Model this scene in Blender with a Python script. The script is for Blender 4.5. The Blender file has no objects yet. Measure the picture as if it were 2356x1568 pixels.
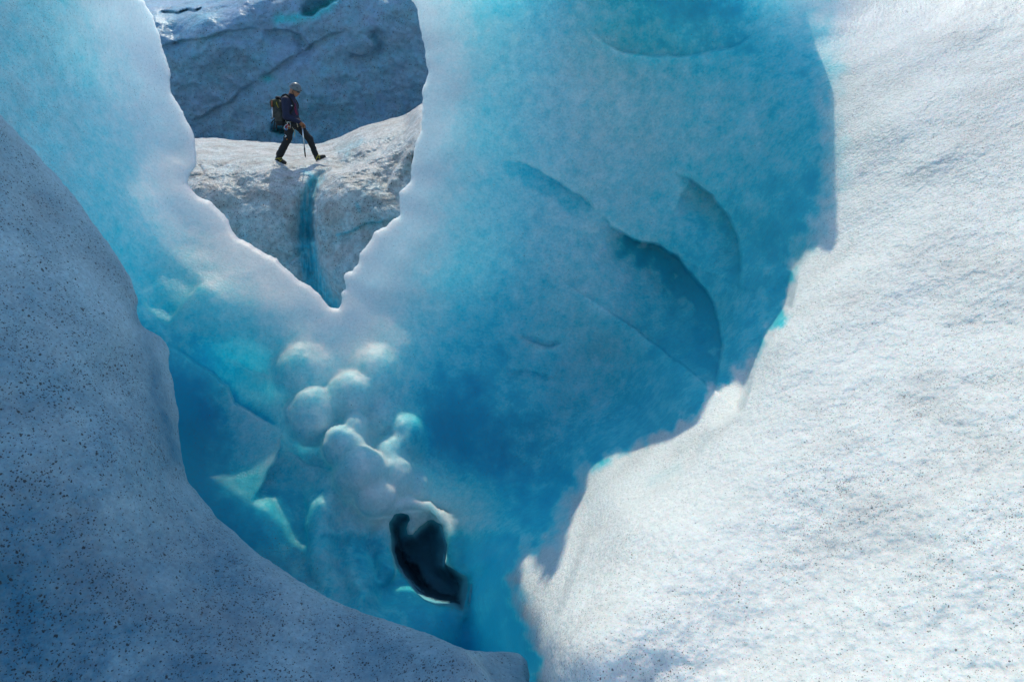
import bpy, math, random
import numpy as np
from mathutils import Vector, Matrix

# ------------------------------------------------------------------ camera, sky, sun
C = bpy.context.scene.collection
scn = bpy.context.scene
PITCH = math.radians(20.0)
cp, sp = math.cos(PITCH), math.sin(PITCH)
cam_d = bpy.data.cameras.new('camera'); cam = bpy.data.objects.new('camera', cam_d); C.objects.link(cam)
cam.rotation_euler = (math.radians(90) - PITCH, 0, 0)
cam_d.sensor_width = 36; cam_d.lens = 24; cam_d.clip_start = 0.02; cam_d.clip_end = 5000
scn.camera = cam

SUN_EL, SUN_AZ = math.radians(52), math.radians(-9)      # azimuth from +Y towards +X
S = np.array([math.cos(SUN_EL) * math.sin(SUN_AZ), math.cos(SUN_EL) * math.cos(SUN_AZ), math.sin(SUN_EL)])
w = bpy.data.worlds.new('World'); scn.world = w; w.use_nodes = True
nt = w.node_tree; bg = nt.nodes['Background']
sky = nt.nodes.new('ShaderNodeTexSky'); sky.sky_type = 'NISHITA'; sky.sun_disc = False
sky.sun_elevation = SUN_EL; sky.sun_rotation = SUN_AZ; sky.altitude = 300
sky.air_density = 1.0; sky.dust_density = 0.4; sky.ozone_density = 0.5
nt.links.new(sky.outputs[0], bg.inputs[0]); bg.inputs[1].default_value = 0.15
sd = bpy.data.lights.new('sun', 'SUN'); so = bpy.data.objects.new('sun', sd); C.objects.link(so)
sd.energy = 2.15; sd.angle = math.radians(0.55); sd.color = (1.0, 0.94, 0.76)
so.rotation_euler = Vector(S).to_track_quat('Z', 'Y').to_euler()
scn.view_settings.view_transform = 'Standard'; scn.view_settings.look = 'None'
scn.view_settings.exposure = 0.43; scn.view_settings.gamma = 1
scn.cycles.use_denoising = True
scn.cycles.max_bounces = 10; scn.cycles.diffuse_bounces = 6
scn.cycles.sample_clamp_indirect = 6

# ------------------------------------------------------------------ numeric helpers
RNG = np.random.RandomState(7)
_perm = RNG.permutation(256); _perm = np.concatenate([_perm, _perm, _perm])
_grad = RNG.normal(size=(256, 3)); _grad /= np.linalg.norm(_grad, axis=1)[:, None]

def perlin(p):
    p = np.asarray(p, float); i = np.floor(p).astype(int); f = p - i; i &= 255
    u = f * f * f * (f * (f * 6 - 15) + 10)
    out = 0
    for dx in (0, 1):
        wx = u[:, 0] if dx else 1 - u[:, 0]
        for dy in (0, 1):
            wy = u[:, 1] if dy else 1 - u[:, 1]
            for dz in (0, 1):
                wz = u[:, 2] if dz else 1 - u[:, 2]
                h = _perm[_perm[_perm[i[:, 0] + dx] + i[:, 1] + dy] + i[:, 2] + dz] & 255
                g = _grad[h]
                out = out + wx * wy * wz * (g[:, 0] * (f[:, 0] - dx) + g[:, 1] * (f[:, 1] - dy) + g[:, 2] * (f[:, 2] - dz))
    return out * 1.6

def fbm(p, oct=4, gain=0.5):
    a, s, o = 1.0, 1.0, 0
    for k in range(oct):
        o = o + a * perlin(p * s + 17.3 * k); a *= gain; s *= 2.03
    return o

def sstep(a, b, x):
    t = np.clip((x - a) / (b - a), 0, 1); return t * t * (3 - 2 * t)

def tps(ctrl):
    """thin-plate spline through (x, y, value) control points; returns f(x, y)"""
    c = np.array(ctrl, float); P = c[:, :2] / 1000.0; v = c[:, 2]; n = len(P)
    def U(r2): return np.where(r2 > 1e-12, 0.5 * r2 * np.log(np.maximum(r2, 1e-12)), 0)
    K = U(((P[:, None] - P[None]) ** 2).sum(-1)) + 1e-4 * np.eye(n)
    L = np.zeros((n + 3, n + 3)); L[:n, :n] = K; L[:n, n] = 1; L[:n, n + 1:] = P; L[n, :n] = 1; L[n + 1:, :n] = P.T
    wv = np.linalg.solve(L, np.concatenate([v, np.zeros(3)]))
    def f(x, y):
        x = np.asarray(x, float) / 1000; y = np.asarray(y, float) / 1000; sh = x.shape
        x = x.ravel(); y = y.ravel(); out = wv[n] + wv[n + 1] * x + wv[n + 2] * y
        for k in range(n):
            out = out + wv[k] * U((x - P[k, 0]) ** 2 + (y - P[k, 1]) ** 2)
        return out.reshape(sh)
    return f

def inv_depth(ctrl):
    return tps([(x, y, 1.0 / d) for x, y, d in ctrl])

def seg_dist(X, Y, poly, closed=False):
    """distance to a polyline, the parameter 0..1 along it and which side (+1 left-hand, y down)"""
    pts = np.array(poly, float)
    if closed: pts = np.vstack([pts, pts[:1]])
    best = np.full(X.shape, 1e18); tt = np.zeros(X.shape); sd_ = np.ones(X.shape)
    bx = np.zeros(X.shape); by = np.zeros(X.shape)
    L = np.hypot(*(pts[1:] - pts[:-1]).T); cum = np.concatenate([[0], np.cumsum(L)]); tot = cum[-1]
    for k in range(len(pts) - 1):
        a, b = pts[k], pts[k + 1]; d = b - a; l2 = (d * d).sum() + 1e-12
        rx, ry = X - a[0], Y - a[1]
        t = np.clip((rx * d[0] + ry * d[1]) / l2, 0, 1)
        qx, qy = a[0] + t * d[0], a[1] + t * d[1]
        dd = (X - qx) ** 2 + (Y - qy) ** 2
        m = dd < best
        best = np.where(m, dd, best); tt = np.where(m, (cum[k] + t * L[k]) / tot, tt)
        sd_ = np.where(m, np.sign(d[0] * ry - d[1] * rx), sd_)
        bx = np.where(m, qx, bx); by = np.where(m, qy, by)
    return np.sqrt(best), tt, sd_, bx, by

def in_poly(X, Y, poly):
    p = np.array(poly, float); q = np.roll(p, -1, axis=0); ins = np.zeros(X.shape, bool)
    for (x1, y1), (x2, y2) in zip(p, q):
        if y1 == y2: continue
        c = ((y1 > Y) != (y2 > Y)) & (X < (x2 - x1) * (Y - y1) / (y2 - y1) + x1); ins ^= c
    return ins

def rough(poly, amp, step=5, seed=0, closed=True, jag=1.0):
    """resample an outline and give it the small ragged bites of melting ice"""
    p = np.array(poly, float)
    if closed: p = np.vstack([p, p[:1]])
    out = []
    for a, b in zip(p[:-1], p[1:]):
        n = max(1, int(np.hypot(*(b - a)) / step))
        for k in range(n): out.append(a + (b - a) * k / n)
    o = np.array(out)
    # smooth a little so traced corners round off
    for _ in range(2): o = 0.5 * o + 0.25 * np.roll(o, 1, 0) + 0.25 * np.roll(o, -1, 0) if closed else o
    q = np.c_[o / 38.0, np.full(len(o), seed + 0.5)]
    q2 = np.c_[o / 13.0, np.full(len(o), seed + 9.5)]
    nx = fbm(q, 3) * amp + perlin(q2) * amp * 0.35 * jag; ny = fbm(q + 50, 3) * amp + perlin(q2 + 30) * amp * 0.35 * jag
    q3 = np.c_[o / 5.5, np.full(len(o), seed + 3.5)]
    nx = nx + perlin(q3) * amp * 0.35 * jag; ny = ny + perlin(q3 + 11) * amp * 0.35 * jag
    return o + np.c_[nx, ny]

VW = 1178.0
def ray(X, Y): return (X - VW) / VW * 0.75, (784 - Y) / VW * 0.75
def to_world(X, Y, D):
    x, y = ray(X, Y)
    return np.stack([x * D, D * cp + y * D * sp, y * D * cp - D * sp], -1)
def to_view(P):
    P = np.asarray(P, float); d = P[..., 1] * cp - P[..., 2] * sp; y = P[..., 1] * sp + P[..., 2] * cp
    return VW + P[..., 0] / d / 0.75 * VW, 784 - y / d / 0.75 * VW, d

def lip(X, Y, line, depth, width, side=1, taper=0.3, edge=3.0):
    """a step in the ice along a line: the chosen side is set back by depth, easing out over width"""
    d, t, s, _, _ = seg_dist(X, Y, line)
    sg = d * s * side
    tp = sstep(0, taper, t) * sstep(0, taper, 1 - t)
    m = sstep(-edge, edge, sg) * np.exp(-(np.maximum(sg, 0) / width) ** 2) * tp
    return depth * m, m

def new_mesh(name, verts, faces, mat, parent=None, smooth=True, attrs=None):
    me = bpy.data.meshes.new(name); nv = len(verts)
    me.vertices.add(nv); me.vertices.foreach_set('co', np.asarray(verts, np.float32).ravel())
    if isinstance(faces, np.ndarray):
        nf, k = faces.shape
        me.loops.add(nf * k); me.polygons.add(nf)
        me.loops.foreach_set('vertex_index', faces.astype(np.int32).ravel())
        me.polygons.foreach_set('loop_start', np.arange(0, nf * k, k, dtype=np.int32))
        me.update(calc_edges=True)
    else:
        me = bpy.data.meshes.new(name); me.from_pydata([tuple(v) for v in verts], [], faces)
    me.validate()
    if smooth: me.polygons.foreach_set('use_smooth', np.ones(len(me.polygons), bool))
    for k, v in (attrs or {}).items():
        a = me.attributes.new(k, 'FLOAT', 'POINT'); a.data.foreach_set('value', np.asarray(v, np.float32))
    me.materials.append(mat)
    o = bpy.data.objects.new(name, me); C.objects.link(o)
    if parent is not None: o.parent = parent
    return o

def tag(o, label=None, cat=None, group=None, kind=None):
    if label: o['label'] = label
    if cat: o['category'] = cat
    if group: o['group'] = group
    if kind: o['kind'] = kind
    return o

def axis(lo, hi, step, lo2, hi2, grow=1.12, smax=1e9):
    """grid lines: even inside lo..hi, growing coarser out to lo2 / hi2"""
    a = list(np.arange(lo, hi + step, step)); s = step; x = a[-1]
    while x < hi2: s = min(s * grow, smax); x += s; a.append(x)
    s = step; x = a[0]; b = []
    while x > lo2: s = min(s * grow, smax); x -= s; b.append(x)
    return np.array(b[::-1] + a)

# ------------------------------------------------------------------ materials
def nodes(name):
    m = bpy.data.materials.new(name); m.use_nodes = True; t = m.node_tree
    return m, t, t.nodes['Principled BSDF'], t.nodes.new, t.links.new

def math_n(t, op, a, b=None, c=None, clamp=False):
    n = t.nodes.new('ShaderNodeMath'); n.operation = op; n.use_clamp = clamp
    for i, v in enumerate((a, b, c)):
        if v is None: continue
        if isinstance(v, (int, float)): n.inputs[i].default_value = v
        else: t.links.new(v, n.inputs[i])
    return n.outputs[0]

def maprange(t, v, a, b, c, d, smooth=False):
    n = t.nodes.new('ShaderNodeMapRange'); n.clamp = True
    if smooth: n.interpolation_type = 'SMOOTHSTEP'
    t.links.new(v, n.inputs[0])
    for i, x in enumerate((a, b, c, d)): n.inputs[i + 1].default_value = x
    return n.outputs[0]

def mixc(t, f, a, b):
    n = t.nodes.new('ShaderNodeMix'); n.data_type = 'RGBA'
    if isinstance(f, (int, float)): n.inputs[0].default_value = f
    else: t.links.new(f, n.inputs[0])
    for k, v in ((6, a), (7, b)):
        if isinstance(v, tuple): n.inputs[k].default_value = (*v, 1) if len(v) == 3 else v
        else: t.links.new(v, n.inputs[k])
    return n.outputs[2]

def attr(t, name):
    n = t.nodes.new('ShaderNodeAttribute'); n.attribute_name = name; return n.outputs['Fac']

def noise(t, scale, detail=3, rough_=0.55, vec=None, dist=0.0):
    n = t.nodes.new('ShaderNodeTexNoise'); n.inputs['Scale'].default_value = scale
    n.inputs['Detail'].default_value = detail; n.inputs['Roughness'].default_value = rough_
    n.inputs['Distortion'].default_value = dist
    if vec is None:
        vec = t.nodes.new('ShaderNodeTexCoord').outputs['Object']
    t.links.new(vec, n.inputs['Vector']); return n.outputs['Fac']

def ice_material(name, white=(0.86, 0.88, 0.855), blue=(0.065, 0.61, 0.68), deep=(0.010, 0.385, 0.54), grain=70.0, bump=0.012, rough_=0.45,
                 sss=0.3, mottle=9.0, dirt=(0.035, 0.032, 0.03), speck=55.0, spec=0.35, gmix=0.45, fleck=0.25, gk=1.3, film_c=(0.36, 0.34, 0.33), film_k=0.30):
    """glacier ice: white bubbly crust over blue clear ice, in places also painted shade and glow ('clear'), specks of grit ('grime'),
    light travels far inside it ('soft' scales how far)"""
    m, t, b, N, Lk = nodes(name)
    tc = N('ShaderNodeTexCoord').outputs['Object']
    clear = attr(t, 'clear'); grime = attr(t, 'grime'); soft = attr(t, 'soft')
    nm = noise(t, mottle, 5, 0.62, tc)
    nf = noise(t, mottle * 4.3, 3, 0.6, tc)
    mm = math_n(t, 'ADD', math_n(t, 'MULTIPLY', math_n(t, 'SUBTRACT', nm, 0.5), 0.9), math_n(t, 'MULTIPLY', math_n(t, 'SUBTRACT', nf, 0.5), 0.55))
    # patchy edge between crust and clear ice: strongest where the two are half and half
    amp = math_n(t, 'MULTIPLY', math_n(t, 'MULTIPLY', clear, math_n(t, 'SUBTRACT', 1.0, clear)), 3.4)
    f = math_n(t, 'ADD', clear, math_n(t, 'MULTIPLY', mm, amp), clamp=True)
    col = mixc(t, math_n(t, 'MULTIPLY', f, 1.2, clamp=True), white, blue)
    col = mixc(t, maprange(t, f, 0.80, 1.05, 0, 1), col, deep)
    # crystal-to-crystal variation
    fk = noise(t, grain * 0.75, 4, 0.75, tc)
    col = mixc(t, math_n(t, 'MULTIPLY', maprange(t, fk, 0.36, 0.6, 1, 0), fleck), col, (0.10, 0.13, 0.16))
    # soft grey film of dust in broad clouds
    cl = noise(t, 2.3, 5, 0.6, tc)
    film = math_n(t, 'MULTIPLY', maprange(t, cl, 0.42, 0.72, 0, film_k), math_n(t, 'MINIMUM', math_n(t, 'MULTIPLY', grime, 1.3), 1.0))
    col = mixc(t, film, col, film_c)
    # grit: small dark grains, denser where a broad noise and the grime attribute say so
    nd = N('ShaderNodeTexNoise'); nd.inputs['Scale'].default_value = speck * 1.6; nd.inputs['Detail'].default_value = 2; Lk(tc, nd.inputs['Vector'])
    vs_ = N('ShaderNodeVectorMath'); vs_.operation = 'MULTIPLY_ADD'; Lk(nd.outputs['Color'], vs_.inputs[0]); vs_.inputs[1].default_value = (0.9 / speck,) * 3; Lk(tc, vs_.inputs[2])
    tw = vs_.outputs[0]
    v = N('ShaderNodeTexVoronoi'); v.inputs['Scale'].default_value = speck; Lk(tw, v.inputs['Vector'])
    v2 = N('ShaderNodeTexVoronoi'); v2.inputs['Scale'].default_value = speck * 2.1; Lk(tw, v2.inputs['Vector'])
    def rnd(vn):
        sx = N('ShaderNodeSeparateColor'); Lk(vn.outputs['Color'], sx.inputs[0]); return sx.outputs[0], sx.outputs[1]
    r1, r1b = rnd(v); r2, r2b = rnd(v2)
    dens = math_n(t, 'MULTIPLY', grime, maprange(t, noise(t, 5.5, 4, 0.65, tc), 0.35, 0.7, 0.1, 1.0))
    def grit(vn, r, rb, k, size):
        on = math_n(t, 'LESS_THAN', r, math_n(t, 'MULTIPLY', dens, k))
        sz = math_n(t, 'MULTIPLY_ADD', rb, size * 0.8, size * 0.35)
        return math_n(t, 'MULTIPLY', on, maprange(t, math_n(t, 'SUBTRACT', vn.outputs['Distance'], sz), -0.06, 0.06, 1, 0))
    g = math_n(t, 'MAXIMUM', grit(v, r1, r1b, gk * 0.40, 0.28), grit(v2, r2, r2b, gk * 0.75, 0.36))
    col = mixc(t, math_n(t, 'MULTIPLY', g, 0.86), col, dirt)
    Lk(col, b.inputs['Base Color'])
    b.inputs['Roughness'].default_value = rough_
    b.inputs['Specular IOR Level'].default_value = spec
    b.inputs['IOR'].default_value = 1.31
    b.subsurface_method = 'RANDOM_WALK'
    b.inputs['Subsurface Weight'].default_value = 1.0
    b.inputs['Subsurface Radius'].default_value = (0.50, 0.85, 1.0)
    Lk(math_n(t, 'MULTIPLY', soft, sss), b.inputs['Subsurface Scale'])
    # granular surface: coarse crystals and fine sugar
    g1 = noise(t, grain, 2, 0.6, tc); g2 = noise(t, grain * 0.28, 3, 0.6, tc)
    h = math_n(t, 'ADD', math_n(t, 'MULTIPLY', g1, 1.0), math_n(t, 'MULTIPLY', g2, gmix))
    bp = N('ShaderNodeBump'); bp.inputs['Distance'].default_value = bump
    gr = attr(t, 'grain'); Lk(gr, bp.inputs['Strength'])
    Lk(h, bp.inputs['Height']); Lk(bp.outputs[0], b.inputs['Normal'])
    return m

def plain(name, col, rough_=0.6, metal=0.0, var=0.15, scale=40, bump=0.0, spec=0.4):
    m, t, b, N, Lk = nodes(name)
    n = noise(t, scale, 3)
    Lk(mixc(t, n, tuple(c * (1 - var) for c in col), tuple(min(1, c * (1 + var)) for c in col)), b.inputs['Base Color'])
    b.inputs['Roughness'].default_value = rough_; b.inputs['Metallic'].default_value = metal
    b.inputs['Specular IOR Level'].default_value = spec
    if bump:
        bp = N('ShaderNodeBump'); bp.inputs['Distance'].default_value = bump; Lk(noise(t, scale * 0.6, 3), bp.inputs['Height']); Lk(bp.outputs[0], b.inputs['Normal'])
    return m

M_cave = ice_material('cave_ice', grain=40, bump=0.020, speck=72, sss=1.0, fleck=0.16, gk=1.2, dirt=(.12, .11, .10))
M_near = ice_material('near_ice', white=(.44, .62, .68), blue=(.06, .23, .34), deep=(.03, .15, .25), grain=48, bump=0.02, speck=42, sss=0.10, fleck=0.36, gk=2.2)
M_far = ice_material('ridge_ice', film_c=(.27, .215, .18), film_k=.75, blue=(.09, .58, .70), white=(.64, .625, .60), grain=12, bump=0.06, speck=24, sss=0.10, mottle=4, fleck=0.42)
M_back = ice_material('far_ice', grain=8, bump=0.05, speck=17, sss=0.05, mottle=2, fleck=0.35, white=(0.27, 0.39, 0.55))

# ------------------------------------------------------------------ ice sheet builder
def sheet(name, xs, ys, invd, mat, cut=(), add=None, rad=0.12, tslope=0.4, tmax=2.0, thin=None, fields=None, relief=None, close=True):
    """A body of ice with a front and a back. invd gives its depth; 'cut' outlines are removed and the ice
    rounds off to a thin edge there; the back lies deeper the farther it is from an edge."""
    X, Y = np.meshgrid(xs, ys); ny, nx = X.shape
    D0 = 1.0 / np.clip(invd(X, Y), 0.012, 2.5)
    sdist = np.full(X.shape, 1e9); kill = np.zeros(X.shape, bool); BX = X.copy(); BY = Y.copy()
    for poly in cut:
        ins = in_poly(X, Y, poly); d, _, _, bx, by = seg_dist(X, Y, poly, True)
        upd = ins & ~kill
        BX = np.where(upd, bx, BX); BY = np.where(upd, by, BY)
        kill |= ins; sdist = np.minimum(sdist, np.where(ins, 0, d))
    keep = ~kill
    kp = np.zeros((ny + 2, nx + 2), bool); kp[1:-1, 1:-1] = keep
    near = np.zeros_like(keep)
    for dy in (0, 1, 2):
        for dx in (0, 1, 2): near |= kp[dy:dy + ny, dx:dx + nx]
    snap = kill & near
    X = np.where(snap, BX, X); Y = np.where(snap, BY, Y)
    D = 1.0 / np.clip(invd(X, Y), 0.012, 2.5)
    if add is not None: D = D + add(X, Y)
    dm = sdist * D * 0.75 / VW; dm = np.where(snap, 0, dm)
    r = rad
    q = np.clip(r - dm, 0, r); rnd = r - np.sqrt(np.maximum(r * r - q * q, 0))
    Pn = to_world(X, Y, D).reshape(-1, 3)
    rel = relief(Pn, X.ravel(), Y.ravel(), dm.ravel()).reshape(X.shape) if relief is not None else 0
    front = D + rnd + rel
    th = r + np.sqrt(np.maximum(r * r - q * q, 0)) - r + tslope * np.maximum(dm - r * 0.5, 0)
    th = np.where(dm <= 0, 0, th)
    if thin is not None: th = th * thin(X, Y)
    th = tmax * (1 - np.exp(-th / tmax))
    back = D + r + np.where(np.isfinite(th), th, tmax) + (rel if relief is not None else 0)
    back = np.where(snap, front, np.maximum(back, front + 0.01))
    VF = to_world(X, Y, front).reshape(-1, 3); VB = to_world(X, Y, back).reshape(-1, 3)
    ok = keep | snap
    idx = np.arange(ny * nx).reshape(ny, nx)
    a, b_, c, d_ = idx[:-1, :-1], idx[:-1, 1:], idx[1:, 1:], idx[1:, :-1]
    okc = ok[:-1, :-1] & ok[:-1, 1:] & ok[1:, 1:] & ok[1:, :-1]
    anyk = keep[:-1, :-1] | keep[:-1, 1:] | keep[1:, 1:] | keep[1:, :-1]
    sel = okc & anyk
    F = np.stack([a[sel], d_[sel], c[sel], b_[sel]], -1)
    N_ = ny * nx; off = np.arange(N_) + N_; off[snap.ravel()] = np.arange(N_)[snap.ravel()]
    FB = off[F[:, ::-1]]
    faces = [F, FB]
    if close:
        e = []
        for line in (idx[0, ::-1], idx[-1, :], idx[:, 0], idx[::-1, -1]):
            l = line; o_ = ok.ravel()[l]; m_ = o_[:-1] & o_[1:]
            e.append(np.stack([l[:-1][m_], l[1:][m_], off[l[1:]][m_], off[l[:-1]][m_]], -1))
        faces += e
    F = np.concatenate(faces); V = np.concatenate([VF, VB])
    used = np.zeros(len(V), bool); used[F.ravel()] = True
    remap = np.cumsum(used) - 1
    at = {}
    fl = fields(X, Y, dm, VF) if fields else {}
    for k in ('clear', 'grime', 'soft', 'grain'):
        v = np.broadcast_to(np.asarray(fl.get(k, {'soft': 1, 'grain': 1}.get(k, 0)), float), X.shape).ravel()
        at[k] = np.concatenate([v, v])[used]
    o = new_mesh(name, V[used], remap[F], mat, attrs=at)
    return o

def line_mask(X, Y, line, w):
    d, t, s, _, _ = seg_dist(X, Y, line); return np.exp(-(d / w) ** 2)

# ------------------------------------------------------------------ 1. the ice cave: pillar, window, bowl and sunlit slope in one body of ice
def wallD(px, py, Y=9.2):
    x, y = ray(px, py); return Y / (cp + y * sp)
cave_ctrl = [
    # left pillar
    (-300, 300, 4.4), (0, 0, 6.4), (0, 300, 6.0), (-150, 800, 4.6), (150, 300, 6.9), (200, 0, 7.2), (330, 60, 8.2), (430, 380, 8.15), (320, 650, 7.2), (250, 500, 7.0),
    (560, 560, 7.9), (780, 720, 7.65), (480, 700, 7.35), (600, 720, 7.5),
    # right pillar and bowl
    (985, 170, 8.6), (960, 0, 8.7), (930, 480, 8.2), (1200, 100, 8.7), (1200, 400, 8.45), (1450, 100, 8.5), (1500, 400, 8.2), (1200, 700, 8.15), (1400, 700, 7.9),
    (1000, 750, 7.85), (1600, 750, 7.1), (1650, 400, 7.6), (1790, 400, 6.95), (1750, 100, 7.7), (1200, 950, 7.5), (1450, 950, 6.9),
    (1150, 1200, 6.5), (1130, 1450, 5.7), (1300, 1150, 6.2), (1180, 1568, 5.2),
    # bowl left, ledge and floor
    (500, 850, 7.3), (430, 1000, 7.0), (700, 850, 7.4), (880, 850, 7.5), (850, 1050, 7.2), (700, 1100, 6.9), (560, 1120, 6.8), (650, 1300, 6.2), (850, 1250, 6.75), (980, 1300, 6.7), (1000, 1480, 5.8), (800, 1500, 5.4), (500, 1350, 6.0),
    (300, 1000, 6.2), (200, 1400, 5.0),
    # sunlit slope
    (1900, 100, 7.3), (1900, 350, 6.5), (1880, 560, 5.75), (1850, 640, 5.45), (1760, 800, 5.0), (1640, 980, 4.65), (1420, 1180, 4.35), (1310, 1320, 4.1), (1250, 1470, 3.7), (1280, 1568, 3.25),
    (2356, 0, 6.25), (1950, -40, 7.85), (2150, -20, 7.2), (2356, 400, 4.7), (2356, 784, 3.7), (2356, 1200, 2.85), (2356, 1568, 2.3), (2100, 300, 5.7), (2050, 800, 4.2), (1900, 1200, 3.45), (1700, 1500, 3.0), (1450, 1568, 2.98), (2000, 1568, 2.6),
    (2700, 784, 3.0), (2700, 1700, 1.9), (1900, 1800, 2.3),
    # the wall above the frame
    (330, -200, wallD(330, -200)), (700, -200, wallD(700, -200)), (1100, -250, wallD(1100, -250)), (1500, -300, wallD(1500, -300, 9.0)), (1800, -250, wallD(1800, -250, 8.4)),
    (0, -700, 6.0), (-500, -1000, 4.6), (600, -900, wallD(600, -900)), (1500, -900, wallD(1500, -900)), (2400, -500, 7.5), (2500, -1200, 7.0), (-700, -200, 4.6), (-700, -1800, 3.6), (-1400, -1500, 2.6), (-1400, -3000, 2.2), (-500, -3500, 3.0), (300, -2000, wallD(300, -2000, 9.0)), (1200, -1600, wallD(1200, -1600)), (900, -2300, wallD(900, -2300)),
]
cave_inv = inv_depth(cave_ctrl)

hole = [(95,0),(120,45),(140,85),(150,140),(165,190),(185,245),(205,290),(217,340),(218,400),(222,450),(250,490),(275,530),(290,580),(310,605),(330,640),(337,690),(343,740),(340,790),(325,825),(308,855),(300,885),(320,915),(350,940),(385,960),(420,975),(455,1010),(480,1035),(500,1060),(510,1095),(530,1130),(560,1155),(600,1175),(640,1200),(690,1225),(730,1250),(760,1285),(800,1310),(830,1340),(870,1365),(910,1395),(945,1425),(965,1465),(985,1480),(1010,1490),(1030,1490),(1045,1470),(1048,1445),(1040,1425),(1045,1415),(1065,1405),(1068,1380),(1058,1350),(1055,1330),(1070,1315),(1100,1305),(1122,1280),(1130,1250),(1135,1215),(1160,1190),(1190,1150),(1200,1120),(1225,1105),(1260,1090),(1285,1065),(1320,1045),(1330,1020),(1325,980),(1328,930),(1345,910),(1372,890),(1380,870),(1378,830),(1385,790),(1395,740),(1410,690),(1425,630),(1435,570),(1433,510),(1435,440),(1450,390),(1467,340),(1455,290),(1440,230),(1435,170),(1420,110),(1413,60),(1400,30),(1385,0)]
hole = [(287.6 + u * .4769, v * .4769) for u, v in hole] + [(940, -12), (900, -24), (800, -30), (650, -34), (480, -30), (370, -22), (300, -8)]
hole_r = rough(hole, 3.4, 2.2, 1)
pit = [(722,905),(755,858),(790,850),(825,855),(842,885),(818,925),(820,960),(852,958),(880,925),(930,885),(960,885),(1000,915),(1015,970),(1033,1020),(1022,1080),(1020,1120),(1080,1150),(1135,1190),(1138,1240),(1130,1310),(1115,1362),(1060,1335),(1000,1330),(965,1325),(910,1300),(870,1270),(845,1240),(800,1170),(770,1130),(755,1090),(740,1050),(738,990)]
pit = [(575.2 + u * .4402, 805.3 + v * .4402) for u, v in pit]
pit_r = rough(pit, 2.6, 2.2, 2)

SLOPE_EDGE = [(1925, 470), (1860, 575), (1826, 625), (1812, 705), (1770, 760), (1735, 830), (1722, 870), (1700, 940), (1630, 985), (1608, 1040), (1560, 1090), (1440, 1170), (1345, 1250), (1318, 1310), (1290, 1390), (1262, 1440), (1245, 1490), (1240, 1530), (1215, 1572), (1190, 1640)]
CRUST_LIT_EDGE = [(1900, -900), (1900, -200), (1908, 200), (1908, 430), (1868, 552), (1820, 625), (1812, 705), (1770, 760), (1735, 820), (1650, 885), (1570, 960), (1455, 1040), (1366, 1070), (1324, 1143), (1285, 1250), (1222, 1275), (1196, 1330), (1205, 1400), (1232, 1455), (1238, 1530), (1200, 1640)]  # crust border laid on the shadow's edge; lower sunlit patch painted white
LIPS = [  # line, set-back in metres, width in px, side
    ([(1380, 470), (1405, 520), (1455, 548), (1520, 565), (1560, 590), (1600, 640), (1635, 680), (1652, 730), (1662, 790), (1655, 850), (1640, 905), (1618, 950)], 0.42, 84, 1),
    ([(1540, 395), (1590, 410), (1640, 450), (1675, 495), (1700, 550), (1705, 620), (1700, 690)], 0.30, 70, 1),
    ([(1120, 362), (1210, 376), (1290, 420), (1340, 455), (1400, 500)], 0.07, 60, 1),
    ([(1330, 45), (1380, 95), (1450, 128), (1560, 135), (1680, 110), (1780, 60)], 0.10, 60, -1),
    ([(1192, 770), (1225, 790), (1262, 797), (1302, 794)], 0.10, 12, -1),
    ([(1150, 845), (1210, 850), (1250, 862), (1282, 868)], 0.06, 22, 1),
    ([(1105, 690), (1128, 684), (1150, 692)], 0.05, 10, 1),
    # upper edge of the ledge at the left of the bowl: the ice above it lies farther back
    ([(382, 792), (450, 832), (525, 888), (540, 925), (600, 962), (652, 992)], 0.22, 90, -1),
    ([(652, 992), (640, 1040), (604, 1110), (575, 1160)], 0.16, 90, -1),
    ([(650, 1030), (700, 1058), (745, 1080), (772, 1088)], 0.16, 60, -1),
    ([(770, 1092), (735, 1110), (708, 1140), (702, 1200), (712, 1260), (722, 1340)], 0.14, 70, 1),
    ([(778, 1105), (772, 1150), (765, 1220), (764, 1270)], 0.08, 50, 1),
    ([(850, 1180), (838, 1230), (815, 1290), (812, 1330)], 0.07, 45, 1),
    ([(888, 1185), (893, 1260), (902, 1300), (885, 1345), (850, 1342)], 0.16, 50, -1),
    ([(760, 885), (690, 905), (640, 870), (560, 845), (500, 800)], 0.05, 60, 1),
    ([(380, 760), (420, 700), (470, 640)], 0.10, 120, -1),
    ([(1060, 1300), (1075, 1350), (1068, 1420), (1056, 1475)], 0.12, 60, -1),
    ([(220, 715), (300, 770), (350, 790), (378, 790)], 0.12, 40, -1),
    ([(318, 690), (345, 715), (370, 745), (380, 775)], 0.08, 40, -1),
]
def cave_add0(X, Y):
    a = np.zeros(X.shape)
    wob = np.c_[X.ravel() / 40, Y.ravel() / 40, np.zeros(X.size)]
    wx = (fbm(wob, 3) * 5).reshape(X.shape); wy = (fbm(wob + 40, 3) * 5).reshape(X.shape)
    for ln, dp, wd, sdn in LIPS:
        v, _ = lip(X + wx, Y + wy, ln, dp, wd, sdn); a += v
    # the sunlit slope ends in a rounded brow; behind it the bowl lies deeper
    d, t, s, _, _ = seg_dist(X + wx * .6, Y + wy * .6, SLOPE_EDGE)
    sg = d * s
    m = sstep(-14, 10, sg) * np.exp(-np.maximum(sg, 0) / 160) * sstep(0, 0.12, t)
    a += 0.62 * m * sstep(0.0, 0.2, t) * (1 - 0.75 * sstep(0.3, 0.45, t))
    return a
def smin(a, b, k):
    h = np.clip(0.5 + 0.5 * (b - a) / k, 0, 1); return b * (1 - h) + a * h - k * h * (1 - h)
def s_ball(p, c, r):
    return np.linalg.norm(p - np.array(c), axis=1) - r
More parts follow.
